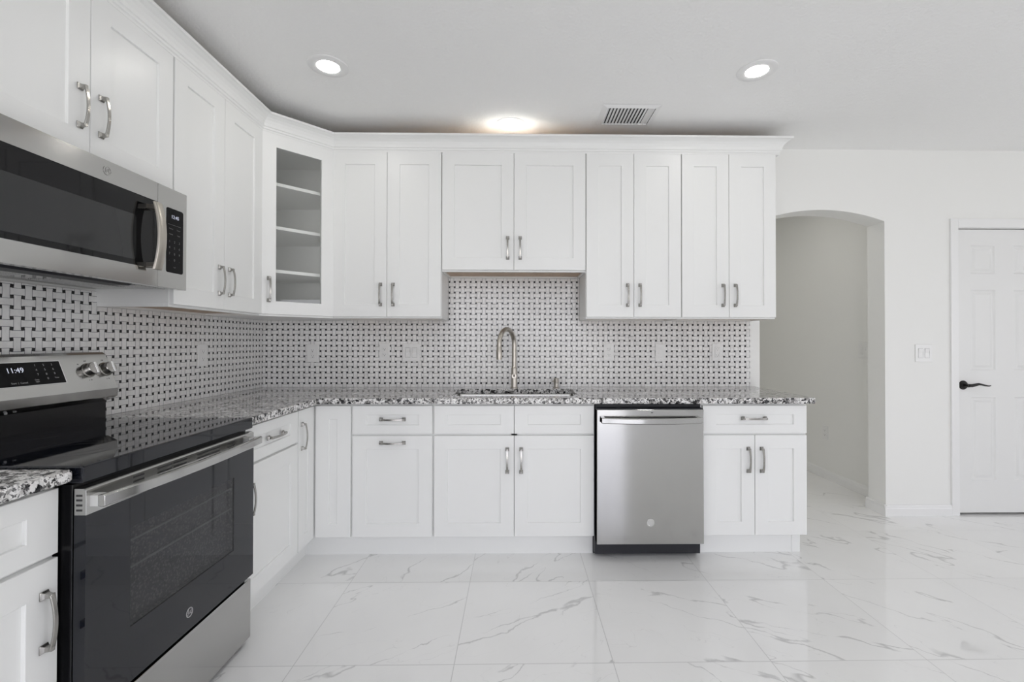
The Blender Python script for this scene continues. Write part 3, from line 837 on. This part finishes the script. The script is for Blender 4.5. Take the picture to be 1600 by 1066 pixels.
# ------------------------------------------------------------------ badge: ring with the maker's two letters
def badge(parent, c, xdir, ydir, r_, m_, disc=True):
    xd, yd = Vector(xdir), Vector(ydir); zd = xd.cross(yd); c = Vector(c); mb = MB()
    def ring(rad, h_): return [tuple(c + xd * rad * math.cos(2 * PI * k / 36) + yd * rad * math.sin(2 * PI * k / 36) + zd * h_) for k in range(36)]
    mb.loft([ring(r_, 0), ring(r_, .05), ring(r_ * .97, .07), ring(r_ * .82, .07), ring(r_ * .80, .04)] + ([ring(.01, .04)] if disc else [ring(r_ * .80, 0)]), cap=False)
    text_mb(mb, 'GE', r_ * .95, c + zd * .06, xd, yd, .05)
    for a_ in range(4):            # four short curls round the monogram
        t0 = a_ * PI / 2 + .3
        pts = [tuple(c + xd * rr_ * math.cos(t0 + k * .2) + yd * rr_ * math.sin(t0 + k * .2) + zd * .055) for k, rr_ in enumerate((r_ * .72, r_ * .70, r_ * .66, r_ * .60, r_ * .56))]
        mb.tube(pts, .022, 5)
    return mb.build('badge', m_, parent, smooth=True)

# ------------------------------------------------------------------ dishwasher
t = empty('dishwasher', 'stainless steel dishwasher between the sink cabinet and the right base cabinet', 'dishwasher', (86.94, 0, 0))
MB().box(.12, 23.85, -1, -24.2, .9, 34.45).build('tub', M_blackmatte, t, bevel=.05)
MB().box(.06, 23.85, -21.2, -22.1, .12, 4.1).build('toe_panel', M_blackmatte, t, bevel=.05)
for x in (2, 21.5):
    for y in (-4, -19.5): MB().box(x - .5, x + .5, y - .5, y + .5, 0, .9).build('foot', M_blackmatte, t)
dd = MB(); dd.box(.15, 23.75, -24.3, -26.6, 4.0, 33.55)
d = dd.build('door', M_steel, t, bevel=.12, seg=3)
MB().box(.2, 23.7, -24.25, -26.3, 33.56, 33.75).build('control_strip', M_blackmatte, d)
hm = MB(); rings = []
for k in range(25):
    q = -1 + 2 * k / 24; x = 11.95 + q * 10.95; dy = 1.15 + .75 * (1 - q * q); zc = 31.35 - .12 * (1 - q * q)
    rings.append([(x, -26.6 - dy, zc - .68), (x, -26.6 - dy - .28, zc - .50), (x, -26.6 - dy - .28, zc + .50), (x, -26.6 - dy, zc + .68), (x, -26.6 - dy + .35, zc + .6), (x, -26.6 - dy + .35, zc - .6)])
hm.loft(rings)
for q in (-1, 1):
    x = 11.95 + q * 10.55
    hm.box(x - .4, x + .4, -26.55, -27.95, 30.75, 31.95)
hm.build('handle', M_steel, d, smooth=True, bevel=.05)
badge(d, (11.95, -26.6, 8.76), (1, 0, 0), (0, 0, 1), .85, M_chrome)
MB().box(12.05, 12.5, -26.61, -26.5, 32.8, 32.95).build('indicator', M_slot, d)

# ------------------------------------------------------------------ range
t = empty('range', 'freestanding electric range with stainless front and black glass top', 'range', (0, -81.85, 0), PI / 2)
RW = 29.65
def depth_rot(): pass
# local: x along the wall 0..RW, y = -X (front is negative)
MB().box(.1, RW - .1, -1.2, -25.5, .9, 34.3).build('body', M_black, t, bevel=.05)
for x in (1.5, RW - 1.5):
    for y in (-3, -23): MB().lathe([(.01, 0), (.7, 0), (.7, .25), (.4, .35), (.4, .9), (.01, .9)], (x, y, 0), 'Z', 14).build('foot', M_black, t)
ck = MB(); ck.box(0, RW, -3.3, -26.6, 34.4, 36.15)
c = ck.build('cooktop', M_glossblack, t, bevel=.16, seg=3)
def ringmark(mb, x, y, r_, w_=.035, z=36.152):
    n_ = 64
    mb.loft([[(x + q * math.cos(2 * PI * k / n_), y + q * math.sin(2 * PI * k / n_), z + dz) for k in range(n_)] for q, dz in ((r_, 0), (r_, .006), (r_ + w_, .006), (r_ + w_, 0))], cap=False)
for x, y, rs in ((7.6, -18.6, (4.6, 3.0)), (22.2, -18.4, (5.6, 3.9)), (7.6, -8.6, (3.3,)), (22.0, -8.6, (3.6,)), (14.9, -7.4, (2.3,))):
    q = MB()
    for r_ in rs: ringmark(q, x, y, r_)
    q.build('burner_marking', M_ring, c)
# back guard: stainless wedge above a black riser
bgp = [(-.5, 39.0), (-3.5, 39.0), (-4.95, 39.7), (-5.05, 41.0), (-2.95, 46.4), (-2.5, 46.75), (-.5, 46.75)]
bgm = MB().prism(bgp, 'X', .0, RW).build('back_guard', M_steel, t, bevel=.12, seg=3)
MB().box(.35, RW - .45, -.6, -3.45, 34.3, 39.0).build('riser', M_black, t, bevel=.05)
lab = MB(); text_mb(lab, 'GE', .38, (RW / 2, -4.25, 39.32), (1, 0, 0), (0, -.43, .90), .02); lab.box(RW / 2 - 1.15, RW / 2 - .95, -4.1, -4.3, 39.1, 39.4)
# sloped face frame of the control panel
A0 = Vector((0, -5.05, 41.0)); A1 = Vector((0, -2.95, 46.4)); sl_u = (A1 - A0).normalized(); sl_n = Vector((1, 0, 0)).cross(sl_u)
if sl_n.y > 0: sl_n = -sl_n
def onface(x, s_, h_=0.0): q = A0 + sl_u * s_ + sl_n * h_; return Vector((x, q.y, q.z))
def facebox(mb, x0, x1, s0, s1, h0, h1):
    vs = [onface(x, s_, h_) for h_ in (h0, h1) for x, s_ in ((x0, s0), (x1, s0), (x1, s1), (x0, s1))]
    mb.add(vs, [(0, 3, 2, 1), (4, 5, 6, 7), (0, 1, 5, 4), (1, 2, 6, 5), (2, 3, 7, 6), (3, 0, 4, 7)])
px0, px1 = 8.0, 21.5
q = MB(); facebox(q, px0, px1, 1.65, 4.95, -.05, .05)
cp = q.build('control_panel', M_panel, bgm, bevel=.03)
fr = MB()
facebox(fr, px1, px1 + .1, 1.6, 5.0, -.02, .06); facebox(fr, px0 - .1, px0, 1.6, 5.0, -.02, .06); facebox(fr, px0, px1, 4.95, 5.02, -.02, .06); facebox(fr, px0, px1, 1.58, 1.65, -.02, .06)
fr.build('panel_rim', M_chrome, cp)
dg = MB(); text_mb(dg, '11:49', 1.0, onface(15.3, 3.85, .06), (1, 0, 0), sl_u, .01); dg.build('clock_digits', M_digit, cp)
pr_ = MB()
for r_i, row in enumerate(('123', '456', '789')):
    for c_i, ch in enumerate(row): text_mb(pr_, ch, .42, onface(18.0 + c_i * 1.15, 4.45 - r_i * .66, .06), (1, 0, 0), sl_u, .01)
text_mb(pr_, '0', .42, onface(19.15, 2.47, .06), (1, 0, 0), sl_u, .01)
text_mb(pr_, 'Timer', .26, onface(20.4, 2.5, .06), (1, 0, 0), sl_u, .01)
text_mb(pr_, 'Start  |  Cancel', .34, onface(15.3, 2.1, .06), (1, 0, 0), sl_u, .01)
text_mb(pr_, 'Oven\nLight', .26, onface(17.6, 2.25, .06), (1, 0, 0), sl_u, .01)
for ch, x in (('Bake', 9.3), ('Broil', 10.9), ('Clean', 12.5)): text_mb(pr_, ch, .3, onface(x, 4.2, .06), (1, 0, 0), sl_u, .01)
pr_.build('lettering', M_print, cp)
kn_x = (3.1, 6.1, RW - 6.1 + .35, RW - 3.0 + .15)
for x in (1.9 + 1.0, 5.9, 25.55, 28.55):
    k = MB(); rings = []
    for rad, h_ in ((1.12, 0), (1.12, .12), (.98, .2), (.95, .95), (.86, 1.08), (.01, 1.1)):
        rings.append([tuple(onface(x + rad * math.cos(2 * PI * i / 32), 3.25 + rad * math.sin(2 * PI * i / 32), h_)) for i in range(32)])
    k.loft(rings)
    ob = k.build('knob', M_nickel, bgm, smooth=True)
    gq = MB(); facebox(gq, x - .17, x + .17, 3.25 - .9, 3.25 + .9, 1.0, 1.45)
    tag(gq.build('grip', M_chrome, ob, bevel=.06), 'polished grip bar')
pr_ = MB()
for x in (25.55, 28.55):
    text_mb(pr_, 'OFF', .26, onface(x, 4.75, .01), (1, 0, 0), sl_u, .01); text_mb(pr_, 'HI', .24, onface(x - 1.3, 4.3, .01), (1, 0, 0), sl_u, .01)
    facebox(pr_, x - .05, x + .1, 1.62, 1.77, 0, .012); text_mb(pr_, 'o', .3, onface(x - .35, 1.7, .01), (1, 0, 0), sl_u, .01)
pr_.build('lettering', M_slot, bgm)
lab.build('maker_label', M_print, bgm)

# oven door with trim, window, handle, badge
DZ0, DZ1, TZ = 10.9, 33.9, 31.25
wx0, wx1, wz0, wz1 = 81.85 - 76.35, 81.85 - 57.5, 16.95, 27.9
dm = MB()
for (x0, x1, z0, z1) in ((.1, wx0, DZ0, TZ), (wx1, RW - .1, DZ0, TZ), (wx0, wx1, DZ0, wz0), (wx0, wx1, wz1, TZ)):
    dm.box(x0, x1, -25.65, -26.8, z0, z1)
od = dm.build('oven_door', M_glossblack, t)
MB().box(wx0, wx1, -26.62, -26.78, wz0, wz1).build('window_pane', M_ovenglass, od)
cv = MB(); cx0, cx1, cz0, cz1 = wx0 + .02, wx1 - .02, wz0 + .02, wz1 - .02
cv.add([(cx0, -26.6, cz0), (cx1, -26.6, cz0), (cx1, -26.6, cz1), (cx0, -26.6, cz1), (cx0, -25.72, cz0), (cx1, -25.72, cz0), (cx1, -25.72, cz1), (cx0, -25.72, cz1)],
       [(0, 1, 5, 4), (1, 2, 6, 5), (2, 3, 7, 6), (3, 0, 4, 7), (4, 5, 6, 7)])
cv.build('oven_liner', M_cavity, od)
rk = MB()
for z in (26.3, 23.3): rk.tube([(cx0 + .1, -26.4, z), (cx1 - .1, -26.4, z)], .12, 8)
rk.build('oven_rack', M_plate, od)
# stainless vent trim
tr = MB().prism([(-25.65, TZ), (-26.82, TZ), (-26.82, 33.72), (-26.55, DZ1), (-25.65, DZ1)], 'X', .1, RW - .1).build('door_trim', M_steel, od, bevel=.03)
for a_, b_, rows in ((-76.1, -74.55, 2), (-72.6, -70.3, 2), (-70.0, -67.7, 2), (-65.7, -63.5, 2), (-63.4, -61.0, 2), (-59.2, -57.5, 2)):
    for z in (33.36, 32.86)[:rows]:
        MB().box(a_ + 81.85, b_ + 81.85, -26.79, -26.835, z - .11, z + .11).build('vent_slot', M_slot, tr)
for z in (33.2, 32.75, 32.25, 31.75):
    MB().box(.09, .13, -25.85, -26.45, z - .1, z + .1).build('vent_slot', M_slot, tr)
hm = MB(); rings = []
for k in range(25):
    q = -1 + 2 * k / 24; x = RW / 2 + q * 14.4; dy = 1.35 + .75 * (1 - q * q); zc = 32.6
    rings.append([(x, -26.8 - dy, zc - .62), (x, -26.8 - dy - .22, zc - .5), (x, -26.8 - dy - .22, zc + .5), (x, -26.8 - dy, zc + .62), (x, -26.8 - dy + .5, zc + .55), (x, -26.8 - dy + .5, zc - .55)])
hm.loft(rings)
hd_ = hm.build('handle', M_steel, od, smooth=True, bevel=.05)
for q in (-1, 1):
    x = RW / 2 + q * 13.85; MB().box(x - .5, x + .5, -26.8, -28.1, 32.0, 33.12).build('handle_bracket', M_satin, od, bevel=.05)
badge(od, (81.85 - 66.97, -26.8, 13.15), (1, 0, 0), (0, 0, 1), .62, M_print, False)
MB().box(.15, RW - .15, -25.6, -26.5, .85, 10.2).build('storage_drawer', M_steel, t, bevel=.1, seg=3)

# ------------------------------------------------------------------ microwave
t = empty('microwave', 'over-the-range stainless microwave with black glass door', 'microwave', (0, -81.6, 56.75), PI / 2)
MW = 29.75
mb = MB(); mb.box(0, MW, -.45, -14.2, .35, 15.55)
bd = mb.build('body', M_steel, t, bevel=.05)
# underside: light panel, filters and lens
MB().box(.2, MW - .2, -.5, -14.1, .2, .34).build('underside', M_steel, t)
for x0 in (3.0, 17.0):
    MB().box(x0, x0 + 9.8, -3.2, -8.2, .1, .21).build('grease_filter', M_mesh, t, bevel=.03)
lg = MB().prism([(-9.2, .2), (-13.2, .2), (-12.6, -.1), (-9.8, -.1)], 'X', 1.2, 22.0).build('vent_grille', M_blackmatte, t)
MB().box(23.0, 28.5, -9.5, -13.0, .08, .21).build('cooktop_lamp_cover', M_mesh, t)
# door
gx0, gx1, gz0, gz1 = 1.0, 23.58, 2.55, 12.72
dx = 23.6
dm = MB()
for (x0, x1, z0, z1) in ((0.02, dx, 0, gz0), (0.02, dx, gz1, 15.55), (0.02, gx0, gz0, gz1)):
    dm.box(x0, x1, -14.22, -15.5, z0, z1)
dr = dm.build('door', M_steel, t)
gp = MB(); gp.box(gx0, gx1, -14.22, -15.42, gz0, gz1); gl = gp.build('door_glass', M_mwglass, dr)
M_mwwin = mat('microwave_window', (.020, .021, .022), .05, 0, .5, 0)
def rrx(x0, x1, z0, z1, r_, y, n_=5):
    pts = []
    for cx_, cz_, a0 in ((x1 - r_, z1 - r_, 0), (x0 + r_, z1 - r_, 90), (x0 + r_, z0 + r_, 180), (x1 - r_, z0 + r_, 270)):
        for k in range(n_ + 1):
            a_ = math.radians(a0 + 90 * k / n_); pts.append((cx_ + r_ * math.cos(a_), y, cz_ + r_ * math.sin(a_)))
    return pts
MB().loft([rrx(2.0, 19.8, 3.35, 9.7, .4, -15.41), rrx(2.0, 19.8, 3.35, 9.7, .4, -15.435)]).build('window', M_mwwin, gl)
hm = MB(); rings = []
for k in range(21):
    q = -1 + 2 * k / 20; z = 7.2 + q * 4.95; dy = 1.25 + .7 * (1 - q * q); xc = 22.1
    rings.append([(xc - .78, -15.5 - dy + .25, z), (xc - .72, -15.5 - dy - .05, z), (xc - .5, -15.5 - dy - .15, z), (xc + .5, -15.5 - dy - .15, z), (xc + .72, -15.5 - dy - .05, z), (xc + .78, -15.5 - dy + .25, z)])
hm.loft(rings)
hm.box(21.5, 22.7, -15.4, -16.8, 2.6, 3.3).box(21.5, 22.7, -15.4, -16.8, 11.1, 11.8)
hm.build('handle', M_nickel_tap, dr, smooth=True, bevel=.04)
badge(dr, (81.6 - 66.65, -15.5, 14.2), (1, 0, 0), (0, 0, 1), .6, M_steel)
# control side
cs = MB().box(dx + .06, MW, -14.22, -15.5, 0, 15.55).build('control_column', M_steel, t, bevel=.03)
q = MB().loft([rrx(25.35, 28.95, 2.45, 12.5, .35, -15.48), rrx(25.35, 28.95, 2.45, 12.5, .35, -15.53)]).build('keypad', M_panel, cs)
dg = MB(); text_mb(dg, '12:45', .75, (27.15, -15.54, 11.2), (1, 0, 0), (0, 0, 1), .01); dg.build('clock_digits', M_digit, q)
pr_ = MB(); pr_.box(25.7, 28.4, -15.53, -15.54, 9.93, 9.97)
for r_i, row in enumerate((('Defrost', 'Power'), ('Reheat', 'Timer'))):
    for c_i, s_ in enumerate(row): text_mb(pr_, s_, .27, (26.3 + c_i * 1.6, -15.54, 9.3 - r_i * .85), (1, 0, 0), (0, 0, 1), .01)
for r_i, row in enumerate(('123', '456', '789', '.0.')):
    for c_i, ch in enumerate(row): text_mb(pr_, ch, .5, (26.0 + c_i * 1.05, -15.54, 7.3 - r_i * .95), (1, 0, 0), (0, 0, 1), .01)
text_mb(pr_, 'Light', .26, (27.1, -15.54, 3.35), (1, 0, 0), (0, 0, 1), .01)
pr_.build('lettering', M_dimprint, q)
